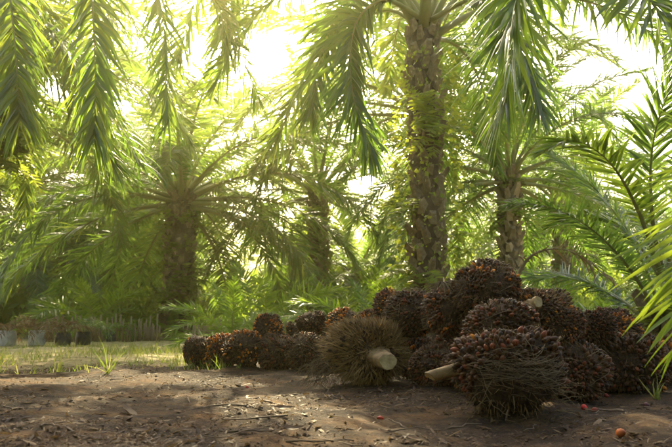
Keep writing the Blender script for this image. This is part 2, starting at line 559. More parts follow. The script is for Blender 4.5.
for i, (keys, L) in enumerate([
    ([(662, 272, 8.9), (652, 215, 8.7), (652, 150, 8.4), (668, 95, 8.1), (700, 55, 7.9)], .75),
    ([(660, 272, 8.9), (640, 215, 8.6), (612, 165, 8.2), (575, 140, 7.9), (545, 150, 7.7)], .62),
    ([(664, 272, 8.9), (690, 200, 8.3), (705, 130, 7.8), (700, 70, 7.3)], .7),
    ([(660, 275, 8.9), (630, 235, 9.2), (590, 215, 9.5), (550, 225, 9.7)], .6)]):
    ks_ = [at(*k) for k in keys]; pts_ = []
    for j in range(17):
        f = j / 16 * (len(ks_) - 1); q = min(int(f), len(ks_) - 2); u = f - q
        p0, p1, p2, p3 = ks_[max(q - 1, 0)], ks_[q], ks_[q + 1], ks_[min(q + 2, len(ks_) - 1)]
        pts_.append(.5 * ((2 * p1) + (p2 - p0) * u + (2 * p0 - 5 * p1 + 4 * p2 - p3) * u * u + (3 * p1 - p0 - 3 * p2 + p3) * u ** 3) - palmF.location)
    mb = MB(); add_frond(mb, pts_, L, 80, .042, 5, .3, .25, 130 + i, .2, .022, .4, side=Vector((1, .25, 0)) if i in (0, 2) else None, baseang=58, tipang=22)
    ob('frond', mb.mesh('frond', [RACHIS, LEAF if i in (0, 2) else LEAF_NEAR]), palmF)
pK = at(358, 300, 29)
palm('oil_palm', 'low bushy oil palm closing the gap beside the stubby trunk', (pK.x, pK.y, 0), 2.6, .3, 40, 1.0, 57, ferns=6, yaw0=.8)
pG = at(120, 300, 33)
palm('oil_palm', 'shaded oil palm rising behind the row of stakes', (pG.x, pG.y, 0), 4.2, .4, 36, 1.05, 55, ferns=20, yaw0=.5, skip=((215, 325, -60, 34),))
pH = at(35, 300, 30)
palm('oil_palm', 'oil palm with dense skirt of fronds behind the nursery bags', (pH.x, pH.y, 0), 3.6, .4, 38, 1.0, 56, ferns=20, yaw0=1.5)

for px, Y, h, sd, lab in [(-48, 15, 5.6, 71, 'tall oil palm with a high crown beside the first nursery bags'), (186, 33, 8.6, 72, 'tall oil palm just behind the ferny trunk'),
                     (566, 27, 5.2, 73, 'tall oil palm behind the dark drooping one'), (140, 36, 6.8, 76, 'very tall oil palm whose crown rises above the ferny palm'),
                     (104, 37, 8.2, 88, 'oil palm with its crown high above the row of stakes'), (30, 36, 8.2, 90, 'tall oil palm rising behind the pale nursery bags'), (-20, 27, 6.5, 78, 'oil palm at the outer end of the nursery bags'), (425, 19, 6.6, 79, 'oil palm just visible behind the stubby trunk')]:
    q = at(px, 300, Y)
    palm('oil_palm', lab, (q.x, q.y, 0), h, .32, 36, 1.2, sd, ferns=14, yaw0=sd * .37, emin=8, skip=((215, 325, -60, 40), (300, 360, -60, 30 if px < 0 else -90), (0, 60, -60, 30 if px < 0 else -90)))

# the plantation goes on behind the camera
for px, py, sd in [(-4.5, -3.5, 81), (3.8, -4.2, 82), (-.3, -8.5, 83), (-8.5, -9.5, 84), (8, -9.5, 85), (-8.5, 2.0, 86)]:
    palm('oil_palm', 'oil palm standing behind the viewpoint', (px, py, 0), 5.2, .3, 30, 1.1, sd, 'palms behind the viewpoint', yaw0=sd)

# rows beyond
FAR_H = [5.0, 5.8, 6.4]
FARC, FART = [], []
for s in range(3):
    rs = random.Random(200 + s); mb = MB()
    for k in range(34):
        a = (k + .5) / 34; el = 80 - 110 * a ** .85 + rs.uniform(-6, 6); yaw = k * 2.4
        pts = arch(5.2 * rs.uniform(.9, 1.1), el, 80 - 30 * a, 10)
        M = Matrix.Rotation(yaw, 3, 'Z')
        add_frond(mb, [M @ p + Vector((0, 0, -.5 * a)) for p in pts], .9, 46, .085, 3, 0, .5, 300 + 50 * s + k, .14, .035)
    FARC.append(mb.mesh('crown', [RACHIS, LEAF]))
    FART.append(trunk_mesh(FAR_H[s], .38, 400 + s, step=.09))
rs = random.Random(77)
for row in range(8):
    y = 31 + row * 8.0
    half = y * .62
    nx = int(2 * half / 8.6)
    for i in range(nx + 1):
        x = -half + 8.6 * i + (4.3 if row % 2 else 0) + rs.uniform(-1, 1)
        yy = y + rs.uniform(-1.2, 1.2)
        if abs(x / yy + .045) < .035 and row < 2: continue
        k = rs.randrange(3); s = rs.uniform(.85, 1.12)
        if row == 0: k, s = 0, rs.uniform(.72, .85)
        e = empty('oil_palm', (x, yy, -.05), 'distant oil palm in the plantation rows beyond the clearing', 'palm', 'palms in the rows beyond the clearing')
        e.scale = (s, s, s); e.rotation_euler = (0, 0, rs.uniform(0, 6.28))
        ob('trunk', FART[k], e)
        ob('crown', FARC[k], e, (0, 0, FAR_H[k] - .1))

# young palms and bushes of the understorey
def young(label, loc, n, sc, seed, group=None, emin=15):
    rs = random.Random(seed)
    e = empty('young_palm', on_ground(loc), label, 'young palm', group)
    mb = MB(); trunk_core(mb, .22, .07, rs); ob('stem', mb.mesh('stem', [BARK]), e)
    for k in range(n):
        s = (k + .5) / n
        v = min(3, int(s * 4))
        ob('frond', YFR[v], e, (0, 0, .12), (rs.uniform(-.15, .15), rs.uniform(-.15, .15), k * 2.4 + rs.uniform(-.3, .3)), sc * rs.uniform(.8, 1.15) * (.75 + .25 * s))
    return e
young('bright young palm sprouting behind the low row of bunches', at(232, 318, 13), 11, .75, 1)
young('broad young palm with arching fronds between ferny and slender trunks', at(266, 318, 15.5), 12, 1.15, 2)
young('young palm with arching leaves just behind the row of stakes', at(95, 318, 18.6), 12, 1.15, 3)
young('leafy young palm behind the large straw coloured bunch', at(372, 318, 12), 13, 1.0, 4)
young('upright young palm at the foot of the slender trunk', at(338, 318, 17), 10, .9, 5)
young('young palm in the shade below the dark drooping palm', at(555, 318, 14), 11, 1.0, 6)
young('spreading young palm beside the dried arching frond', at(590, 318, 12.5), 10, .9, 7)
young('low young palm close to the young palm with broad upright fronds', at(640, 318, 9.5), 9, .75, 8)
young('fresh young palm in the gap beside the stubby trunk', at(356, 318, 21), 14, 1.5, 10)
young('small young palm at the foot of the ferny trunk', at(205, 318, 19), 10, .8, 9)

def bush_mesh(seed, n=900, rx=1.5, rz=1.1):
    rng = np.random.default_rng(seed)
    c = rng.normal(size=(14, 3)); c /= np.linalg.norm(c, axis=1, keepdims=True)
    c *= np.array([rx, rx, rz]) * .7; c[:, 2] = np.abs(c[:, 2]) + .25
    idx = rng.integers(0, 14, n)
    p = c[idx] + rng.normal(size=(n, 3)) * .28; p[:, 2] = np.maximum(p[:, 2], .03)
    d = rng.normal(size=(n, 3)); d[:, 2] -= .1
    tv = [(-.0, 0, 0), (-.32, .02, .45), (0, -.06, .5), (.32, .02, .45), (0, .05, 1.1)]
    tf = [(0, 1, 2), (0, 2, 3), (1, 4, 2), (2, 4, 3)]
    V, Fc = scatter(tv, tf, p, d, rng.uniform(.14, .30, n), rng)
    return mesh('foliage', V, Fc, [BUSH], smooth=True)
BM = [bush_mesh(s) for s in (1, 2, 3)]
def bstem(seed):
    rs = random.Random(seed); mb = MB()
    for k in range(7):
        a = rs.uniform(0, 6.28); d = Vector((math.cos(a), math.sin(a), rs.uniform(.8, 1.6)))
        mb.tube([d * 0, d * .3 + Vector((0, 0, .1)), d * .75], [.025, .018, .008], 4)
    return mb.mesh('stem', [TWIG])
BS = bstem(1)
rs = random.Random(5)
for i in range(64):
    y = rs.uniform(22, 46); x = rs.uniform(-.58, .58) * y
    if abs(x - pB.x) < 1.2 and y < 24: continue
    e = empty('shrub', on_ground((x, y)), 'leafy green shrub of the undergrowth between the palm trunks', 'shrub', 'undergrowth shrubs between the trunks')
    s = rs.uniform(.6, 1.15) * (1.0 if y < 27 else 1.6); e.scale = (s, s, s * rs.uniform(.8, 1.4)); e.rotation_euler[2] = rs.uniform(0, 6)
    ob('foliage', BM[i % 3], e); ob('stem', BS, e)

# creeper with pale leaves on the stubby trunk
def creeper():
    rng = np.random.default_rng(9); n = 1100
    z = .3 + 4.0 * rng.beta(1.6, 1.2, n)
    a = rng.choice([-.35, -1.3, -2.2, -2.9, .2], n) + rng.normal(0, .28, n) + .35 * np.sin(z * 2)
    r = .36 + rng.gamma(2, .035, n)
    p = np.stack([r * np.cos(a) - .012 * z, r * np.sin(a), z], 1)
    d = np.stack([np.cos(a), np.sin(a), rng.uniform(-1.2, .3, n)], 1) + rng.normal(size=(n, 3)) * .4
    tv = [(0, 0, 0), (-.34, .05, .4), (0, -.06, .45), (.34, .05, .4), (0, .04, 1)]
    tf = [(0, 1, 2), (0, 2, 3), (1, 4, 2), (2, 4, 3)]
    V, Fc = scatter(tv, tf, p, d, rng.uniform(.035, .11, n), rng)
    o = ob('creeper', mesh('creeper', V, Fc, [FERN], smooth=True), palmA)
    o['kind'] = 'stuff'
creeper()

# ------------------------------------------------------------------ fronds placed one by one
def custom_frond(parent, keys, L, n, w, seed, mats, name='frond', droop=.5, start=.1, r0=.02, side=None, seg=5, plume=1.0, tipang=24, baseang=68, **kw):
    ks = [at(*k) for k in keys]
    pts = []
    m = 18
    for i in range(m + 1):                      # Catmull-Rom through the keys
        f = i / m * (len(ks) - 1); j = min(int(f), len(ks) - 2); u = f - j
        p0, p1, p2, p3 = ks[max(j - 1, 0)], ks[j], ks[j + 1], ks[min(j + 2, len(ks) - 1)]
        pts.append(.5 * ((2 * p1) + (p2 - p0) * u + (2 * p0 - 5 * p1 + 4 * p2 - p3) * u * u + (3 * p1 - p0 - 3 * p2 + p3) * u ** 3))
    base = parent.location.copy()
    mb = MB()
    add_frond(mb, [p - base for p in pts], L, n, w, seg, .3, droop, seed, start, r0, plume, side=side, tipang=tipang, baseang=baseang, **kw)
    return ob(name, mb.mesh(name, mats), parent)

# palm standing just outside, to the right of the camera
pN = Vector((2.6, 2.0, 0))
palmN = empty('oil_palm', on_ground(pN), 'low young palm reaching its glossy yellow green fronds over the heap', 'palm')
ob('trunk', trunk_mesh(1.0, .2, 61), palmN)
custom_frond(palmN, [(860, 330, 2.2), (800, 150, 2.5), (740, 140, 2.7), (700, 210, 2.8), (684, 285, 2.8), (676, 350, 2.75)], .40, 34, .018, 3,
             [RACHIS, LEAF_NEAR], droop=.22, start=.36, r0=.013, plume=.5, side=Vector((1, .1, .1)), baseang=58)
custom_frond(palmN, [(880, 330, 2.3), (830, 150, 2.9), (760, 150, 3.3), (700, 190, 3.5), (672, 240, 3.5)], .45, 34, .020, 4,
             [RACHIS, LEAF_NEAR], droop=.3, start=.36, r0=.014, plume=.6)

# palm above the camera whose fronds hang into the top of the view
pO = Vector((4.3, 6.4, 0))
palmO = empty('oil_palm', on_ground(pO), 'tall oil palm whose sunlit fronds hang down above the heap', 'palm')
ob('trunk', trunk_mesh(4.4, .3, 62), palmO)
for i, (keys, L, n, mats) in enumerate([
    ([(690, -75, 6.3), (600, -80, 5.9), (540, -40, 5.6), (515, 40, 5.5), (505, 105, 5.5)], .85, 70, [RACHIS, LEAF_NEAR]),
    ([(690, -75, 6.3), (640, -95, 5.6), (575, -75, 5.0), (528, -30, 4.6), (510, 30, 4.5)], .75, 70, [RACHIS, LEAF_NEAR]),
    ([(690, -75, 6.2), (640, -60, 5.2), (640, -20, 4.8), (665, 20, 4.6), (700, 60, 4.5)], .6, 60, [RACHIS, LEAF]),
    ([(700, -75, 6.3), (740, -60, 6.0), (720, -10, 5.5), (700, 60, 5.2)], .7, 60, [RACHIS, LEAF])]):
    custom_frond(palmO, keys, L, 90, .036, 20 + i, mats, droop=.5, start=.22, r0=.02, baseang=56, tipang=26, tipl=.3)

# curtain of fronds at the top on the nursery side, from the shady palm
tE = 4.0
for i, (keys, L, n) in enumerate([
    ([(-35, -40, 7.4), (40, -75, 6.8), (85, -30, 6.4), (95, 60, 6.2), (94, 140, 6.2)], .6, 90),
    ([(-35, -40, 7.8), (70, -95, 8), (140, -60, 8.2), (163, 20, 8.4), (168, 125, 8.4)], .75, 70),
    ([(-35, -20, 8.0), (0, -30, 8.4), (40, 0, 8.8), (70, 60, 9.2), (84, 130, 9.4)], .8, 70),
    ([(-35, -40, 8.4), (80, -75, 9.4), (165, -50, 10), (220, 10, 10.4), (258, 100, 10.4)], .85, 70),
    ([(-35, -40, 8.4), (60, -110, 9.4), (150, -95, 10), (205, -40, 10.4), (228, 50, 10.4)], .9, 70),
    ([(-50, -60, 9), (30, -60, 10), (95, -25, 10.6), (140, 30, 11), (175, 110, 11)], .85, 70),
    ([(-50, 60, 9), (10, 40, 10), (60, 55, 10.6), (105, 100, 11), (140, 165, 11)], .85, 70),
    ([(-50, 20, 9), (-10, 0, 9.6), (35, 5, 10.2), (75, 45, 10.6), (105, 110, 10.8)], .85, 70),
    ([(-35, -10, 8.4), (10, 0, 8.2), (55, 35, 8), (90, 90, 7.9), (110, 160, 7.9)], .7, 70),
    ([(-40, 30, 8.5), (-5, 30, 9.0), (40, 60, 9.5), (85, 110, 10), (120, 175, 10.4)], .8, 70),
    ([(-35, -30, 8.4), (-15, -60, 7.4), (8, -10, 6.8), (16, 60, 6.6), (20, 120, 6.6)], .7, 70)]):
    custom_frond(palmE, keys, L * .92, 160, .031, 40 + i, [RACHIS, LEAF], droop=.7, start=.2, r0=.022, baseang=52, tipang=24, tipl=.25, plume=1.5, missing=.12, side=(Vector((1, .3, 0)), Vector((.5, 1, 0)), None, None, None, None, None, None, None, None, Vector((1, .2, 0)), None)[i])

rs = random.Random(17)
for k in range(46):
    a = rs.uniform(-2.4, .6); z = rs.uniform(2.3, 4.2); rr = rs.uniform(.3, .55)
    ob('fern', rs.choice(FERNS), palmE, (rr * math.cos(a), rr * math.sin(a), z), (0, rs.uniform(-.3, .6), a), rs.uniform(1.1, 1.9))

# fronds of the stubby palm that hang in front of the sky
for i, (keys, L, n) in enumerate([
    ([(422, 20, 9.5), (385, 0, 9.2), (355, 25, 8.9), (352, 90, 8.8), (372, 150, 8.8)], .85, 76),
    ([(420, 28, 9.6), (385, 10, 10), (338, 40, 10.6), (300, 90, 11), (276, 140, 11)], .9, 76),
    ([(420, 20, 9.6), (372, -25, 10), (305, -20, 10.6), (252, 20, 11), (214, 85, 11.2)], .95, 76),
    ([(422, 14, 9.7), (350, -75, 10.5), (262, -70, 11.4), (205, -20, 12), (178, 60, 12.2)], 1.0, 76),
    ([(422, 14, 9.7), (360, -50, 10.3), (285, -55, 11), (238, -15, 11.5), (222, 40, 11.7)], 1.0, 76),
    ([(422, 20, 9.6), (392, -15, 9.8), (350, -5, 10.2), (322, 50, 10.4), (312, 110, 10.4)], .9, 76),
    ([(432, 20, 9.5), (470, 0, 9.2), (500, 15, 8.9), (525, 60, 8.8), (540, 110, 8.8)], .8, 76)]):
    custom_frond(palmA, keys, L, 150, .042, 50 + i, [RACHIS, LEAF], droop=.65, start=.2, r0=.028, baseang=54, tipang=24, tipl=.3, plume=1.4, missing=.1, side=(Vector((.7, .7, 0)), Vector((.3, 1, 0)), Vector((.4, 1, .3)), Vector((.5, 1, 0)), Vector((.9, .5, 0)), Vector((.7, .7, 0)), Vector((.8, .5, 0)), Vector((1, -.4, 0)))[i])

# dried frond arching behind the heap
dk = at(514, 300, 7.2)
dry = empty('dried_frond', on_ground((dk.x, dk.y)), 'bare dried brown frond arching over behind the topmost bunch', 'palm frond')
ks = [(514, 322, 7.2), (516, 282, 7.2), (532, 255, 7.1), (562, 249, 7.0), (590, 262, 6.9), (614, 284, 6.8)]
custom_frond(dry, ks, .34, 34, .022, 77, [DRYSTEM, DRYFROND], name='stem', droop=1.6, start=.3, r0=.02, missing=.3)

# ------------------------------------------------------------------ fruit bunches
def sphere_dirs(n, rng, jit=.35):
    i = np.arange(n) + .5
    ph = np.arccos(1 - 2 * i / n); th = math.pi * (1 + 5 ** .5) * i
    d = np.stack([np.cos(th) * np.sin(ph), np.sin(th) * np.sin(ph), np.cos(ph)], 1)
    d += rng.normal(size=d.shape) * jit * (2 / math.sqrt(n))
    return d / np.linalg.norm(d, axis=1, keepdims=True)

def lump(d, seed):
    r = np.random.default_rng(seed); o = np.ones(len(d))
    for k in range(5):
        w = r.normal(size=3) * (1.6 + k * .9); o += (.12 / (1 + .5 * k)) * np.sin(d @ w + r.uniform(0, 6))
    return o

RAD = np.array([.27, .235, .205])
def surf(d, seed, rad):
    e = np.sign(d) * np.abs(d) ** .86                      # slightly squared
    e /= np.linalg.norm(e, axis=1, keepdims=True) ** .6
    return e * rad * lump(d, seed)[:, None]

FT_V, FT_F = [], []
for z, r in ((-.1, .62), (.32, 1.0), (.72, .74)):
    for k in range(6): FT_V.append((r * math.cos(k * math.pi / 3), r * math.sin(k * math.pi / 3), z))
FT_V.append((0, 0, 1.05))
for a in (0, 1):
    for k in range(6): FT_F.append((a * 6 + k, a * 6 + (k + 1) % 6, a * 6 + 6 + (k + 1) % 6, a * 6 + 6 + k))
for k in range(6): FT_F.append((12 + k, 12 + (k + 1) % 6, 18))

def spike_t(seg=2, bend=.15):
    V, Fc = [], []
    for j in range(seg):
        s = j / seg; r = 1 - .75 * s
        for k in range(3):
            V.append((r * math.cos(k * 2.094) + 0, r * math.sin(k * 2.094), s))
    V = [(x, y, z) for x, y, z in V] + [(0, 0, 1)]
    for j in range(seg - 1):
        for k in range(3): Fc.append((j * 3 + k, j * 3 + (k + 1) % 3, j * 3 + 3 + (k + 1) % 3, j * 3 + 3 + k))
    b = (seg - 1) * 3
    for k in range(3): Fc.append((b + k, b + (k + 1) % 3, seg * 3))
    return V, Fc
SPK = spike_t()

def bunch_meshes(seed, nfruit=860, nspine=700, fibre=26, orange=.10, spl=.052, smat=None, sweep=0.0, patch=None, rad=RAD, fsize=1.0, sprad=.0034):
    rng = np.random.default_rng(seed); res = {}
    smat = smat or SPINE
    # core
    d = sphere_dirs(500, rng, 0)
    n1, n2 = 20, 12; V, Fc = [], []
    for j in range(n2 + 1):
        ph = math.pi * j / n2
        for i in range(n1):
            th = 2 * math.pi * i / n1; V.append((math.cos(th) * math.sin(ph), math.sin(th) * math.sin(ph), math.cos(ph)))
    for j in range(n2):
        for i in range(n1): Fc.append((j * n1 + i, j * n1 + (i + 1) % n1, (j + 1) * n1 + (i + 1) % n1, (j + 1) * n1 + i))
    V = np.array(V); P = surf(V, seed, rad) * .97
    P *= 1 + rng.uniform(-.03, .03, len(P))[:, None]
    res['core'] = mesh('core', P, Fc, [CORE], smooth=True)
    # fruits, missing where the patch noise says so
    d = sphere_dirs(nfruit, rng); keep = np.ones(nfruit, bool)
    w = rng.normal(size=3) * 2.6; f1 = np.sin(d @ w + 1) + .6 * np.sin(d @ (rng.normal(size=3) * 5) + 2)
    keep &= f1 > -.72
    if patch is not None: keep &= (d @ np.array(patch)) < .45
    d2 = d[keep]; P = surf(d2, seed, rad); nr = d2 / rad; nr /= np.linalg.norm(nr, axis=1, keepdims=True)
    n = len(d2)
    sz = rng.uniform(.8, 1.2, n) * fsize
    sc = np.stack([0.0142 * sz * rng.uniform(.85, 1.15, n), .0142 * sz, .038 * sz * rng.uniform(.85, 1.1, n)], 1)
    zd = nr + rng.normal(size=nr.shape) * .28
    Vf, Ff = scatter(FT_V, FT_F, P - nr * .010 + nr * rng.uniform(-.008, .012, n)[:, None], zd, sc, rng)
    w2 = rng.normal(size=3) * 2.2
    ripe = np.sin(d2 @ w2) * .5 + rng.normal(size=n) * (.16 if orange < .1 else .7)
    tone = rng.uniform(0, 1, n)
    isr = ripe > np.quantile(ripe, 1 - orange)
    dark = np.array([.014, .007, .004]); brown = np.array([.13, .052, .018]); red = np.array([.20, .03, .008]); ora = np.array([.60, .20, .016])
    tip = dark + (brown - dark) * (tone ** 1.2)[:, None]
    tip = np.where((tone > .88)[:, None], tip * .4 + red * .6, tip)
    tip = np.where(isr[:, None], np.where((tone > .4)[:, None], ora, red * .6 + ora * .4), tip)
    bas = np.where(isr[:, None], ora * 1.0, tip * .6 + ora * .07)
    k = len(FT_V); zz = np.array([v[2] for v in FT_V]); g = np.clip((zz - .05) / .45, 0, 1)
    Cf = bas[:, None, :] * (1 - g)[None, :, None] + tip[:, None, :] * g[None, :, None]
    res['fruit'] = mesh('fruit', Vf, Ff, [FRUIT], smooth=True, col=Cf.reshape(-1, 3))
    # spikelet tips
    d = sphere_dirs(nspine, rng, .9); P = surf(d, seed, rad) * .96
    nr = d / rad; nr /= np.linalg.norm(nr, axis=1, keepdims=True)
    zd = nr + rng.normal(size=nr.shape) * .35 + np.array([[-sweep, 0, 0]])
    ln = spl * rng.uniform(.6, 1.4, nspine)
    r0 = sprad * rng.uniform(.7, 1.4, nspine)
    Vs, Fs = scatter(*SPK, P, zd, np.stack([r0, r0, ln], 1), rng)
    res['spikelets'] = mesh('spikelets', Vs, Fs, [smat])
    # loose fibres lying on it
    mb = MB(); rs = random.Random(seed)
    for _ in range(fibre):
        a = Vector(rng.normal(size=3)).normalized(); b = (a + Vector(rng.normal(size=3)) * .55).normalized()
        pts = []
        for i in range(7):
            q = a.slerp(b, i / 6)
            s_ = surf(np.array([q]), seed, rad)[0]
            pts.append(Vector(s_) * (1.08 + .09 * rs.random()))
        mb.tube(pts, [.002, .003, .003, .0025, .002, .0016, .0008], 3, 0, False)
    res['fibres'] = mb.mesh('fibres', [FIBRE]) if fibre else None
    return res

def stalk_mesh(length=.12, r=.045, cut=.5, pts=None):
    """curved stalk along +X with a slanted pale cut end"""
    n = 18; mb = MB(); V, Fc = [], []; rj = random.Random(int(r * 9999))
    K = 6
    for j in range(K + 1):
        s = j / K; x = length * s
        rr = r * (1.35 - .5 * s + .08 * math.sin(s * 9))
        for k in range(n):
            a = 2 * math.pi * k / n
            px, py, pz = x, rr * math.cos(a) * (1 + .1 * math.sin(3 * a)), rr * .8 * math.sin(a)
            if j == K: px += cut * pz * 1.0 + .15 * py
            if j == K - 1: px += cut * pz * .6
            V.append((px + (rj.uniform(-.006, .006) if j == K else 0), py * rj.uniform(.93, 1.07), pz * rj.uniform(.93, 1.07)))
    for j in range(K):
        for k in range(n): Fc.append([j * n + k, j * n + (k + 1) % n, (j + 1) * n + (k + 1) % n, (j + 1) * n + k])
    mb.add(V, Fc, 0, True)
    rim = [Vector(V[K * n + k]) for k in range(n)]
    c = sum(rim, Vector()) / n
    inner = [c + (p - c) * .93 + Vector((.003, 0, 0)) for p in rim]
    mb.add(rim + inner, [[k, (k + 1) % n, n + (k + 1) % n, n + k] for k in range(n)], 0, False)
    mb.add(inner + [c + Vector((.003, 0, 0))], [[k, (k + 1) % n, n] for k in range(n)], 1, True)
    return mb.mesh('stalk', [STALK, CUT])
STALKM = stalk_mesh()

BV = {
    'dark1': bunch_meshes(1, orange=.02, nspine=900), 'dark2': bunch_meshes(2, orange=.012, nspine=1000), 'dark3': bunch_meshes(3, 940, 420, orange=.02, fibre=14),
    'front': bunch_meshes(12, 900, 900, 40, .010, .055, sprad=.0022, patch=(.2, -.75, -.62)),
    'orange1': bunch_meshes(4, 820, 620, orange=.24), 'orange2': bunch_meshes(5, 760, 760, orange=.28, smat=STRAW),
    'brown1': bunch_meshes(6, 520, 1200, 40, .06, .06, smat=STRAW), 'brown2': bunch_meshes(7, 680, 1000, 60, .08, .055),
}

def bunch(label, px, py, w, h, Y, kind, rot=(0, 0, 0), stalk=None, ground_=False, group='harvested bunches in the heap'):
    c = at(px, py, Y)
    sx = w * Y / F / (2 * RAD[0] * 1.06); sz = h * Y / F / (2 * RAD[2] * 1.06)
    if ground_: c.z = gz(c.x, c.y) + h * Y / F * .5 * .88
    e = empty('fruit_bunch', c, label, 'fruit bunch', group)
    e.rotation_euler = tuple(R(a) for a in rot)
    s = (sx + sz) / 2
    e.scale = (sx * .6 + s * .4, s, sz * .6 + s * .4)
    m = BV[kind]
    ob('core', m['core'], e)
    for nm in ('fruit', 'spikelets', 'fibres'):
        if m.get(nm): tag(ob(nm, m[nm], e), kind='stuff')
    if stalk:
        az, el, s2 = stalk
        d = Vector((math.cos(R(az)) * math.cos(R(el)), math.sin(R(az)) * math.cos(R(el)), math.sin(R(el))))
        p = Vector(surf(np.array([tuple(d)]), 1, RAD)[0]) * .80
        o = ob('stalk', STALKM, e, p, (0, 0, 0), s2)
        o.rotation_euler = d.to_track_quat('X', 'Z').to_euler()
    return e

# the heap
bunch('big dark bunch with fibre band and pale cut stalk, foremost of the heap', 507, 374, 102, 82, 3.9, 'front', (4, 6, 0), None, True)
bunch('dark bunch with a cluster of orange fruits, beside the foremost bunch', 576, 361, 64, 60, 4.7, 'dark1', (10, -8, 60), None, True)
bunch('dark bunch half hidden behind the yellow green leaflets', 634, 353, 74, 62, 5.2, 'dark3', (0, 6, 200), None, True)
bunch('squat bunch behind the pale cut stalk, with dry fibres on top', 437, 354, 52, 44, 5.0, 'dark2', (-20, 5, 130), None, True)
bunch('shadowed bunch between the straw coloured one and the squat one', 414, 346, 48, 46, 5.9, 'dark1', (0, 20, 260), None, True)
bunch('round topped dark bunch resting on the foremost bunch', 503, 328, 82, 50, 4.35, 'dark1', (-15, 4, 15))
bunch('dark bunch perched at the very top of the heap', 486, 287, 62, 48, 4.85, 'brown2', (10, -14, 20))
bunch('dark bunch with a pale dry tuft on top, below the topmost bunch', 448, 313, 50, 52, 5.1, 'dark3', (25, 12, 80))
bunch('tall brown bunch standing next to the stubby trunk', 412, 314, 40, 52, 5.5, 'brown2', (0, 70, 20))
bunch('small orange bunch peeping out behind the tall brown bunch', 391, 307, 32, 34, 6.0, 'orange2', (0, 20, 40))
bunch('light brown bunch with an upright cut stalk, beside the topmost bunch', 538, 308, 64, 40, 4.85, 'brown1', (5, 8, -10))
bunch('straw coloured bunch with bright orange fruits below the upright cut stalk', 562, 325, 44, 38, 4.75, 'orange2', (30, -10, 150))
bunch('dark bunch between straw bunch and yellow green leaflets', 592, 329, 42, 36, 5.2, 'dark2', (0, 30, 70))
bunch('bunch showing red fruits behind the yellow green leaflets', 618, 332, 52, 36, 5.7, 'orange1', (60, 0, 30))
bunch('brown bunch under the dark one, beside the leaflets', 606, 352, 44, 44, 5.5, 'brown2', (40, 0, 100), None, True)
bunch('brown bunch at the loose end of the heap', 662, 345, 52, 50, 6.1, 'brown1', (0, 10, 30), None, True)
bunch('shadowed bunch wedged behind the foremost bunch', 478, 350, 66, 56, 4.75, 'dark3', (0, 0, 300), None, True)
bunch('shadowed bunch wedged under the round topped one', 545, 346, 66, 60, 5.1, 'brown2', (20, 0, 40), None, True)
bunch('shadowed bunch in the middle of the heap', 510, 320, 70, 60, 5.3, 'dark1', (0, 30, 200))
bunch('shadowed bunch low at the back of the heap', 470, 345, 76, 64, 5.7, 'dark2', (0, 0, 250), None, True)
bunch('shadowed bunch at the back under the light brown one', 560, 335, 76, 64, 5.8, 'dark3', (0, 0, 100), None, True)

# the low row
G2 = 'harvested bunches in the low row'
bunch('smooth dark red bunch at the free end of the low row', 199, 348, 31, 31, 7.7, 'dark3', (0, 15, 50), None, True, G2)
bunch('orange brown bunch next to the end bunch of the low row', 222, 350, 33, 33, 7.6, 'orange2', (20, 0, 190), None, True, G2)
bunch('bunch of dark and orange fruits second from the free end', 246, 352, 38, 36, 7.3, 'orange1', (-30, 10, 20), None, True, G2)
bunch('dark bunch with brown husks in the middle of the low row', 277, 353, 42, 37, 7.25, 'dark2', (10, 0, 100), None, True, G2)
bunch('rough bunch touching the large straw coloured one', 309, 352, 40, 38, 7.1, 'brown2', (0, 25, 60), None, True, G2)
bunch('orange topped bunch lying on the low row', 268, 330, 34, 27, 7.5, 'orange1', (80, 0, 60), None, False, G2)
bunch('smooth round dark bunch lying highest on the low row', 312, 325, 29, 27, 7.4, 'dark3', (0, 0, 10), None, False, G2)
bunch('small red bunch beside the smooth round dark one', 296, 335, 24, 22, 7.6, 'orange1', (0, 60, 0), None, False, G2)
bunch('reddish bunch behind the large straw coloured one', 342, 328, 44, 30, 7.2, 'orange1', (-60, 0, 120), None, False, G2)
bunch('brown bunch squeezed behind the straw coloured one', 338, 350, 44, 40, 7.4, 'brown1', (0, 0, 40), None, True, G2)
bunch('small brown bunch with a pale upright cut stalk', 372, 322, 36, 28, 6.6, 'brown1', (0, 0, 20), None, False, G2)
bunch('hidden brown bunch at the back of the low row', 375, 350, 46, 42, 7.4, 'dark2', (0, 0, 20), None, True, G2)

def named(start): return [o for o in COL.objects if o.get('label', '').startswith(start)][0]

def big_stalk(parent, tip, axis, length, r, name='stalk', cut=.5, roll=0.0):
    """a stalk whose cut end sits at world point tip, along world direction axis"""
    me = stalk_mesh(length, r, cut)
    q = axis.to_track_quat('X', 'Z') @ Quaternion((1, 0, 0), roll)
    Mw = Matrix.Translation(tip - axis.normalized() * length) @ q.to_matrix().to_4x4()
    o = bpy.data.objects.new(name, me); link(o, parent)
    Pm = Matrix.LocRotScale(parent.location, parent.rotation_euler, parent.scale)
    o.matrix_parent_inverse = Matrix.Identity(4)
    o.matrix_basis = Pm.inverted() @ Mw
    return o
fb = named('big dark bunch')
big_stalk(fb, at(430, 376, 3.86), (at(427, 379, 3.86) - at(478, 366, 3.9)), .24, .040, cut=.9, roll=R(25))
cb = named('light brown bunch')
big_stalk(cb, at(538, 302, 4.52), Vector((.05, -1, .25)), .16, .042, cut=.2, roll=R(90))

big_stalk(named('small brown bunch with a pale'), at(384, 308, 6.5), Vector((.35, -.3, 1)), .16, .032, cut=.3)

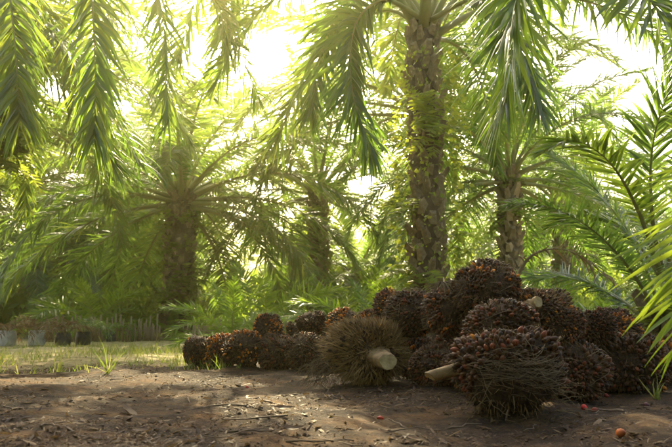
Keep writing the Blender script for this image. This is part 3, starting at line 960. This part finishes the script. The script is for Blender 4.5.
# fibre tangle across the foremost bunch
def tangle():
    mb = MB(); rs = random.Random(8)
    c = fb.location
    for i in range(130):
        y = rs.gauss(.045, .04); x0 = rs.uniform(-.24, .2)
        ln = rs.uniform(.08, .30); pts = []
        sl = rs.gauss(-.05, .35)
        for k in range(6):
            s = k / 5; x = x0 + ln * s * math.cos(sl); z = y + ln * s * math.sin(sl) * .6 + .02 * math.sin(3 * s + i)
            rr = 1 - (x / .31) ** 2 - (z / .27) ** 2
            if rr < .02: break
            pts.append(Vector((x, -.285 * math.sqrt(rr) - rs.uniform(0, .03), z)))
        if len(pts) > 2: mb.tube(pts, [.0012] * (len(pts) - 1) + [.0006], 3, 0, False)
    for i in range(70):
        a = rs.uniform(-math.pi, 0); z = rs.uniform(-.2, .1); b = Vector((.27 * math.cos(a), .26 * math.sin(a), z))
        d = Vector((math.cos(a), math.sin(a) * .6, rs.uniform(-.7, .3))).normalized()
        q = b + d * rs.uniform(.06, .16); mb.tube([b, (b + q) / 2 + Vector((0, 0, .01)), q], [.002, .0015, .0005], 3, 0, False)
    e = ob('fibre_band', mb.mesh('fibre_band', [FIBRE]), fb)
    e['kind'] = 'stuff'
    e.matrix_basis = Matrix.LocRotScale(Vector(), fb.rotation_euler, fb.scale).inverted() @ Matrix.Scale(1.0, 4)
tangle()

# large straw coloured bunch
def straw_bunch():
    Y = 5.35; w = 101 * Y / F; h = 74 * Y / F
    c = at(368, 352, Y); c.z = gz(c.x, c.y) + h * .415
    e = empty('fruit_bunch', c, 'large straw coloured bristly bunch showing its round cut stalk', 'fruit bunch', 'harvested bunches in the low row')
    rng = np.random.default_rng(66)
    rad = np.array([w * .42, .27, h * .43])
    n1, n2 = 24, 14; V, Fc = [], []
    for j in range(n2 + 1):
        ph = math.pi * j / n2
        for i in range(n1):
            th = 2 * math.pi * i / n1; V.append((math.cos(th) * math.sin(ph), math.sin(th) * math.sin(ph), math.cos(ph)))
    for j in range(n2):
        for i in range(n1): Fc.append((j * n1 + i, j * n1 + (i + 1) % n1, (j + 1) * n1 + (i + 1) % n1, (j + 1) * n1 + i))
    P = surf(np.array(V), 66, rad) * .9
    ob('core', mesh('core', P, Fc, [CORE], smooth=True), e)
    ax = np.array([.62, -.75, -.08]); ax /= np.linalg.norm(ax)
    n = 5200
    d = sphere_dirs(n, rng, 1.0); P = surf(d, 66, rad) * .88
    nr = d / rad; nr /= np.linalg.norm(nr, axis=1, keepdims=True)
    near = d @ ax                                        # 1 at the stalk
    tang = -ax[None] + nr * (nr @ ax)[:, None]           # away from the stalk along the surface
    sw = np.where(near > .35, .25, 1.25)[:, None]
    clump = np.stack([np.sin(d @ (rng.normal(size=3) * 9)) for _ in range(3)], 1) * .32
    zd = nr + tang * sw + clump + rng.normal(size=nr.shape) * .26
    keep = near < .975
    P, zd, near = P[keep], zd[keep], near[keep]; n = len(P)
    ln = rng.uniform(.05, .125, n) * np.where(near > .35, .8, 1.1)
    r0 = .0014 + rng.gamma(1.6, .0011, n)
    Vs, Fs = scatter(*spike_t(3), P, zd, np.stack([r0, r0, ln], 1), rng)
    tag(ob('spikelets', mesh('spikelets', Vs, Fs, [STRAW]), e), kind='stuff')
    d = sphere_dirs(260, rng, 1); k = (d @ ax) < .2; d = d[k]; P = surf(d, 66, rad) * .93
    nf = len(d)
    Vf, Ff = scatter(FT_V, FT_F, P, d, np.stack([np.full(nf, .012), np.full(nf, .012), np.full(nf, .03)], 1), rng)
    tone = rng.uniform(.3, 1, (nf, 1)); Cf = np.repeat(np.array([[.05, .022, .012]]) * tone, len(FT_V), 0)
    tag(ob('fruit', mesh('fruit', Vf, Ff, [FRUIT], smooth=True, col=Cf), e), kind='stuff')
    big_stalk(e, at(388, 362, 4.98), Vector((.30, -1, -.12)), .24, .075, cut=-.3, roll=0)
    # frayed tuft at the ground
    mb = MB(); rs = random.Random(4)
    for i in range(120):
        b = Vector((-.33 + rs.gauss(0, .05), -.1 + rs.gauss(0, .05), -.12 + rs.gauss(0, .05)))
        q = b + Vector((rs.gauss(-.05, .06), rs.gauss(-.03, .04), -rs.uniform(.04, .13)))
        q.z = max(q.z, -h * .47); mb.tube([b, (b + q) / 2 + Vector((-.02, 0, .01)), q], [.0025, .002, .0008], 3, 0, False)
    tag(ob('fibres', mb.mesh('fibres', [FIBRE]), e), kind='stuff')
straw_bunch()

# pale dry tuft on the bunch below the topmost one
def tuft():
    b = named('dark bunch with a pale dry tuft')
    mb = MB(); rs = random.Random(2)
    top = at(439, 290, 4.9)
    for i in range(60):
        d = Vector((rs.gauss(0, .06), rs.gauss(-.03, .04), -rs.uniform(.03, .10)))
        mb.tube([top, top + d * .5 + Vector((0, -.02, .02)), top + d], [.004, .003, .001], 3, 0, False)
    o = ob('dry_tuft', mb.mesh('dry_tuft', [FIBRE]), b)
    o.matrix_basis = Matrix.LocRotScale(b.location, b.rotation_euler, b.scale).inverted()
tuft()

# ------------------------------------------------------------------ loose fruits
def loose_fruit(label, px, py, s, colr, seed):
    rng = np.random.default_rng(seed); V, Fc = [], []
    n1, n2 = 12, 8
    prof = [(0, .25), (.12, .62), (.3, .95), (.5, 1), (.7, .86), (.85, .6), (.95, .3), (1.0, .04)]
    for z, r in prof:
        for i in range(n1):
            a = i * 2 * math.pi / n1; V.append((r * .5 * math.cos(a) * (1 + .08 * math.sin(2 * a)), r * .5 * math.sin(a), z * 1.3 - .65))
    for j in range(len(prof) - 1):
        for i in range(n1): Fc.append((j * n1 + i, j * n1 + (i + 1) % n1, (j + 1) * n1 + (i + 1) % n1, (j + 1) * n1 + i))
    Fc.append(tuple(range(n1))[::-1]); Fc.append(tuple((len(prof) - 1) * n1 + i for i in range(n1)))
    V = np.array(V) * s
    zz = (V[:, 2:3] / s + .65) / 1.3
    C = np.array(colr) * (1 - zz * .75) + np.array([.05, .008, .01]) * zz * .75
    p = gp(px, py); p.z = gz(p.x, p.y) + s * .44
    o = ob('loose_fruit', mesh('loose_fruit', V, Fc, [FRUIT], smooth=True, col=C), None, p, (R(80), R(10), rng.uniform(0, 6)))
    tag(o, label, 'fruit', 'loose fruits fallen on the soil')
loose_fruit('bright red fallen fruit next to a browner one, beside the foremost bunch', 584, 409, .036, (.55, .03, .015), 1)
loose_fruit('small brownish red fallen fruit touching a bright red one', 595, 412, .03, (.30, .05, .02), 2)
loose_fruit('fallen fruit half orange half dark red, lying alone on open soil', 621, 436, .038, (.65, .16, .02), 3)
loose_fruit('dark purple fallen fruit below the yellow green leaflets', 646, 406, .036, (.09, .02, .03), 4)
loose_fruit('red fallen fruit in front of the large straw coloured bunch', 380, 418, .026, (.55, .05, .015), 5)
loose_fruit('red fallen fruit on the sunlit litter before the low row', 247, 388, .03, (.35, .03, .015), 6)
loose_fruit('dull red fallen fruit among the fallen scraps under the leaflets', 606, 394, .03, (.30, .04, .03), 7)

# ------------------------------------------------------------------ litter
def leaf_mesh(seed, l=1.0, w=.34, curl=.5):
    rs = random.Random(seed); V, Fc = [], []
    n = 6
    for i in range(n + 1):
        s = i / n; ww = w * math.sin(math.pi * min(.97, s * .93 + .04)) ** .8 * rs.uniform(.85, 1.1)
        z = curl * .25 * (s - .5) ** 2 * 4 * .5
        for k, u in enumerate((-1, -.4, .4, 1)):
            V.append((l * (s - .5), ww * .5 * u, z + curl * .30 * ww * abs(u) ** 1.6 + rs.uniform(-.02, .02)))
    for i in range(n):
        for k in range(3): Fc.append((i * 4 + k, i * 4 + k + 1, i * 4 + 5 + k, i * 4 + 4 + k))
    return mesh('dry_leaf', V, Fc, [LITTER], smooth=True)
LM = [leaf_mesh(s, 1, (.34, .42, .24, .5)[s], (.5, .9, .3, .7)[s]) for s in range(4)]
rs = random.Random(31)
for i in range(90):
    px, py = rs.uniform(5, 668), rs.uniform(372, 446) 
    if 440 < px < 570 and py < 420: continue
    if 315 < px < 425 and py < 392: continue
    p = gp(px, py); s = rs.uniform(.035, .09)
    o = ob('dry_leaf', rs.choice(LM), None, (p.x, p.y, gz(p.x, p.y) + .006), (rs.uniform(-.3, .3), rs.uniform(-.3, .3), rs.uniform(0, 6.3)), s)
    tag(o, 'small dry brown leaf scrap lying on the bare soil', 'dry leaf', 'dry leaf scraps on the soil')
for px, py, s, rz, lab in [(128, 412, .17, 2.3, 'large pale curled dry leaf standing up on the soil'), (186, 432, .075, .5, 'pale tan leaf scrap below the sunlit patch of soil'),
                           (291, 434, .12, .3, 'long pale greenish leaf scrap on the open soil'), (283, 413, .12, -.2, 'yellowish dry husk piece on the open soil')]:
    p = gp(px, py)
    o = ob('dry_leaf', LM[1], None, (p.x, p.y, gz(p.x, p.y) + .02), (.3, -.35 if s > .15 else 0, rz), s)
    tag(o, lab, 'dry leaf')
for i in range(34):
    px, py = rs.uniform(0, 672), rs.uniform(378, 446)
    if 430 < px < 580 and py < 422: continue
    if 315 < px < 425 and py < 394: continue
    p = gp(px, py); mb = MB(); l = rs.uniform(.10, .38); a = rs.uniform(0, 3.14)
    d = Vector((math.cos(a), math.sin(a), 0)); pts = []
    for k in range(6):
        q = d * (l * (k / 5 - .5)) + Vector((rs.gauss(0, .008), rs.gauss(0, .008), 0))
        pts.append((q.x, q.y, gz(p.x + q.x, p.y + q.y) - gz(p.x, p.y) + .006 + abs(rs.gauss(0, .006))))
    r = rs.uniform(.002, .0055); mb.tube(pts, [r * (1.1 - .1 * k) for k in range(6)], 5)
    o = ob('twig', mb.mesh('twig', [TWIG]), None, (p.x, p.y, gz(p.x, p.y)))
    tag(o, 'thin dry twig lying flat on the bare soil', 'twig', 'twigs lying on the soil')

def litter_stuff():
    rng = np.random.default_rng(12)
    n = 34000
    Y = 2.2 + 7.2 * rng.uniform(0, 1, n) ** 1.5; X = rng.uniform(-.56, .56, n) * Y
    cl = np.sin(X * 2.1 + 1) * np.sin(Y * 1.7) + .5 * np.sin(X * 5 + Y * 4)
    keep = rng.uniform(-1.0, 1.0, n) < cl
    X, Y = X[keep], Y[keep]; n = len(X)
    Z = np.array([gz(a, b) for a, b in zip(X, Y)]) + .004
    d = np.stack([rng.normal(0, .4, n), rng.normal(0, .4, n), np.ones(n)], 1)
    tv = [(-.5, -.2, 0), (0, -.32, .07), (.5, -.1, .02), (.45, .15, .05), (0, .3, -.02), (-.48, .14, .06), (0, 0, .1)]
    tf = [(0, 1, 6), (1, 2, 6), (2, 3, 6), (3, 4, 6), (4, 5, 6), (5, 0, 6)]
    s = rng.gamma(1.6, .0066, n) + .004
    V, Fc = scatter(tv, tf, np.stack([X, Y, Z], 1), d, np.stack([s * rng.uniform(.8, 2.6, n), s * rng.uniform(.5, 1, n), s], 1), rng)
    tag(ob('leaf_litter', mesh('leaf_litter', V, Fc, [LITTER])), 'fine crumbled leaf litter and husk scattered over the brown soil', 'litter', kind='stuff')
    # clods
    n = 11000
    Y = 2.2 + 6.5 * rng.uniform(0, 1, n) ** 1.4; X = rng.uniform(-.56, .56, n) * Y
    Z = np.array([gz(a, b) for a, b in zip(X, Y)])
    tv = [(1, 0, 0), (.3, .9, .1), (-.8, .6, 0), (-.8, -.5, .05), (.3, -1, 0), (.4, .2, .8), (-.4, -.1, .7)]
    tf = [(0, 1, 5), (1, 2, 6, 5), (2, 3, 6), (3, 4, 6), (4, 0, 5, 6)]
    s = rng.gamma(1.2, .0036, n) + .002
    V, Fc = scatter(tv, tf, np.stack([X, Y, Z], 1), np.stack([rng.normal(0, .3, n), rng.normal(0, .3, n), np.ones(n)], 1), s, rng)
    tag(ob('soil_clods', mesh('soil_clods', V, Fc, [CLOD], smooth=True)), 'small dark crumbs of earth on the bare soil', 'soil', kind='stuff')
litter_stuff()

# ------------------------------------------------------------------ grass
def blade_t():
    V, Fc = [], []
    for k, (z, y, w) in enumerate(((0, 0, 1), (.4, .06, .9), (.75, .22, .6))):
        V += [(-.5 * w, y, z), (.5 * w, y, z)]
    V.append((0, .42, 1))
    return V, [(0, 1, 3, 2), (2, 3, 5, 4), (4, 5, 6)]
def grass():
    rng = np.random.default_rng(3); n = 26000
    Y = rng.uniform(7.0, 19, n); X = rng.uniform(-.56, .35, n) * Y
    cl = np.sin(X * 1.3 + 2) * np.sin(Y * 1.1 + X * .4) + .6 * np.sin(X * 3.1 - Y * 2)
    keep = (rng.uniform(-1, 1.2, n) < cl) & ((X < -1.1) | (Y > 9)) & (Y < 14.0)
    X, Y = X[keep], Y[keep]; n = len(X)
    Z = np.array([gz(a, b) for a, b in zip(X, Y)]) - .005
    d = np.stack([rng.normal(0, .35, n), rng.normal(0, .35, n), np.ones(n)], 1)
    V, Fc = scatter(*blade_t(), np.stack([X, Y, Z], 1), d, np.stack([rng.uniform(.006, .012, n), np.full(n, .08), rng.gamma(4, .018, n) + .02], 1), rng)
    tag(ob('grass', mesh('grass', V, Fc, [GRASS], smooth=True)), 'sparse sunlit grass along the sandy track', 'grass', kind='stuff')
grass()

def weed(label, px, py, n, hgt, seed, spread=.35):
    rng = np.random.default_rng(seed); p = gp(px, py)
    d = np.stack([rng.normal(0, spread, n), rng.normal(0, spread * .6, n), np.ones(n)], 1)
    V, Fc = scatter(*blade_t(), rng.normal(0, .015, (n, 3)) * np.array([1, 1, 0]), d,
                    np.stack([rng.uniform(.006, .010, n), np.full(n, hgt), hgt * rng.uniform(.5, 1.1, n)], 1), rng)
    o = ob('grass_tuft', mesh('grass_tuft', V, Fc, [GRASS], smooth=True), None, (p.x, p.y, gz(p.x, p.y) - .005))
    tag(o, label, 'grass tuft')
weed('wispy grass tuft at the edge of the soil, nearest the nursery bags', 60, 372, 14, .22, 1)
weed('thin tall grass tuft leaning over the soil edge below the stakes', 108, 375, 18, .34, 2, .6)
weed('low grass tuft at the foot of the low row', 266, 368, 12, .12, 3)
weed('grass tuft beside the free end of the low row', 178, 366, 16, .18, 4)
weed('short grass tuft before the bunch of dark and orange fruits', 240, 372, 10, .09, 5)
weed('grass tuft under the yellow green leaflets at the loose end of the heap', 655, 398, 16, .16, 6)

# ------------------------------------------------------------------ nursery bags and stakes
def polybag(label, px, Y, mat, seed, dead=True, sc=1.0):
    rs = random.Random(seed); p = at(px, 320, Y)
    e = empty('polybag', on_ground((p.x, p.y)), label, 'plant bag', 'nursery bags beside the track')
    mb = MB(); n, K = 16, 7; V, Fc = [], []
    for k in range(K + 1):
        s = k / K
        for i in range(n):
            a = 2 * math.pi * i / n; r = (.20 + .03 * math.sin(s * 3.1)) * (1 + rs.uniform(-.06, .06)) * sc
            V.append((r * math.cos(a), r * math.sin(a), .02 + .42 * s * sc))
    for k in range(K):
        for i in range(n): Fc.append([k * n + i, k * n + (i + 1) % n, (k + 1) * n + (i + 1) % n, (k + 1) * n + i])
    mb.add(V, Fc, 0, True); ob('bag', mb.mesh('bag', [mat]), e)
    mb = MB(); V = [(.2 * sc * math.cos(i * math.pi / 8), .2 * sc * math.sin(i * math.pi / 8), .37 * sc) for i in range(16)] + [(0, 0, .42 * sc)]
    mb.add(V, [[i, (i + 1) % 16, 16] for i in range(16)], 0, True); ob('soil', mb.mesh('soil', [SOIL]), e)
    for k in range(9):
        a = k * 2.4 + rs.uniform(-.3, .3); mb = MB()
        M = Matrix.Rotation(a, 3, 'Z')
        pts = [M @ q + Vector((0, 0, .38 * sc)) for q in arch(rs.uniform(.6, .95), rs.uniform(40, 75), rs.uniform(110, 150), 9)]
        add_frond(mb, pts, .26, 20, .02, 3, 0, 1.2, seed * 20 + k, .2, .007)
        ob('frond', mb.mesh('frond', [DRYSTEM, DRYFROND] if dead else [RACHIS, LEAF]), e)
polybag('pale nursery bag standing first in the row, with withered drooping seedling', 9, 14.4, BAGPALE, 1, True, .72)
polybag('pale nursery bag second in the row, with withered drooping seedling', 38, 14.5, BAGPALE, 2, True, .72)
polybag('black nursery bag next to the two pale ones', 64, 14.7, BAGDARK, 3, True, .7)
polybag('black nursery bag in front of the stakes, with green seedling', 84, 15.2, BAGDARK, 4, False, .7)
polybag('small black nursery bag closest to the ferny trunk', 112, 17.0, BAGDARK, 5, False, .6)

def stakes(label, x0, x1, Y, n, seed):
    rs = random.Random(seed); a = at(x0, 320, Y); b = at(x1, 320, Y)
    e = empty('stake_fence', on_ground(((a.x + b.x) / 2, Y)), label, 'fence'); c = e.location
    mb = MB(); mb.tube([(0, 0, -.1), (0, 0, .5), (.01, 0, .95)], [.028, .026, .022], 6)
    me = mb.mesh('stake', [BAMBOO])
    for i in range(n):
        x = a.x + (b.x - a.x) * (i + rs.uniform(.2, .8)) / n
        ob('stake', me, e, (x - c.x, rs.uniform(-.06, .06), 0), (rs.gauss(0, .05), rs.gauss(0, .07), rs.uniform(0, 6)), (.8, .8, rs.uniform(.38, .78)))
    mb = MB(); mb.tube([(a.x - c.x, .05,   .3), (0, .06, .32), (b.x - c.x, .05, .29)], .015, 5)
    ob('rail', mb.mesh('rail', [BAMBOO]), e)
stakes('long row of thin pale stakes behind the black nursery bags', 44, 160, 17.0, 60, 1)
stakes('short row of thin pale stakes beyond the free end of the low row', 192, 306, 17.2, 56, 2)

# ------------------------------------------------------------------ haze
def haze():
    m = bpy.data.materials.new('haze'); m.use_nodes = True
    t = m.node_tree; t.nodes.clear()
    out = t.nodes.new('ShaderNodeOutputMaterial'); v = t.nodes.new('ShaderNodeVolumePrincipled')
    v.inputs['Color'].default_value = (1.0, .91, .46, 1)  # golden sun glow put into the volume colour as a yellow tint
    v.inputs['Density'].default_value = .0021
    v.inputs['Anisotropy'].default_value = .87
    t.links.new(v.outputs[0], out.inputs['Volume'])
    x, y0, y1, z0, z1 = 420, -320, 640, -1.2, 17
    V = [(-x, y0, z0), (x, y0, z0), (x, y1, z0), (-x, y1, z0), (-x, y0, z1), (x, y0, z1), (x, y1, z1), (-x, y1, z1)]
    Fc = [(0, 3, 2, 1), (4, 5, 6, 7), (0, 1, 5, 4), (1, 2, 6, 5), (2, 3, 7, 6), (3, 0, 4, 7)]
    o = ob('haze', mesh('haze', V, Fc, [m]))
    tag(o, 'humid haze between the palms, tinted yellow to paint in the golden sun glow', 'haze', kind='stuff')
haze()
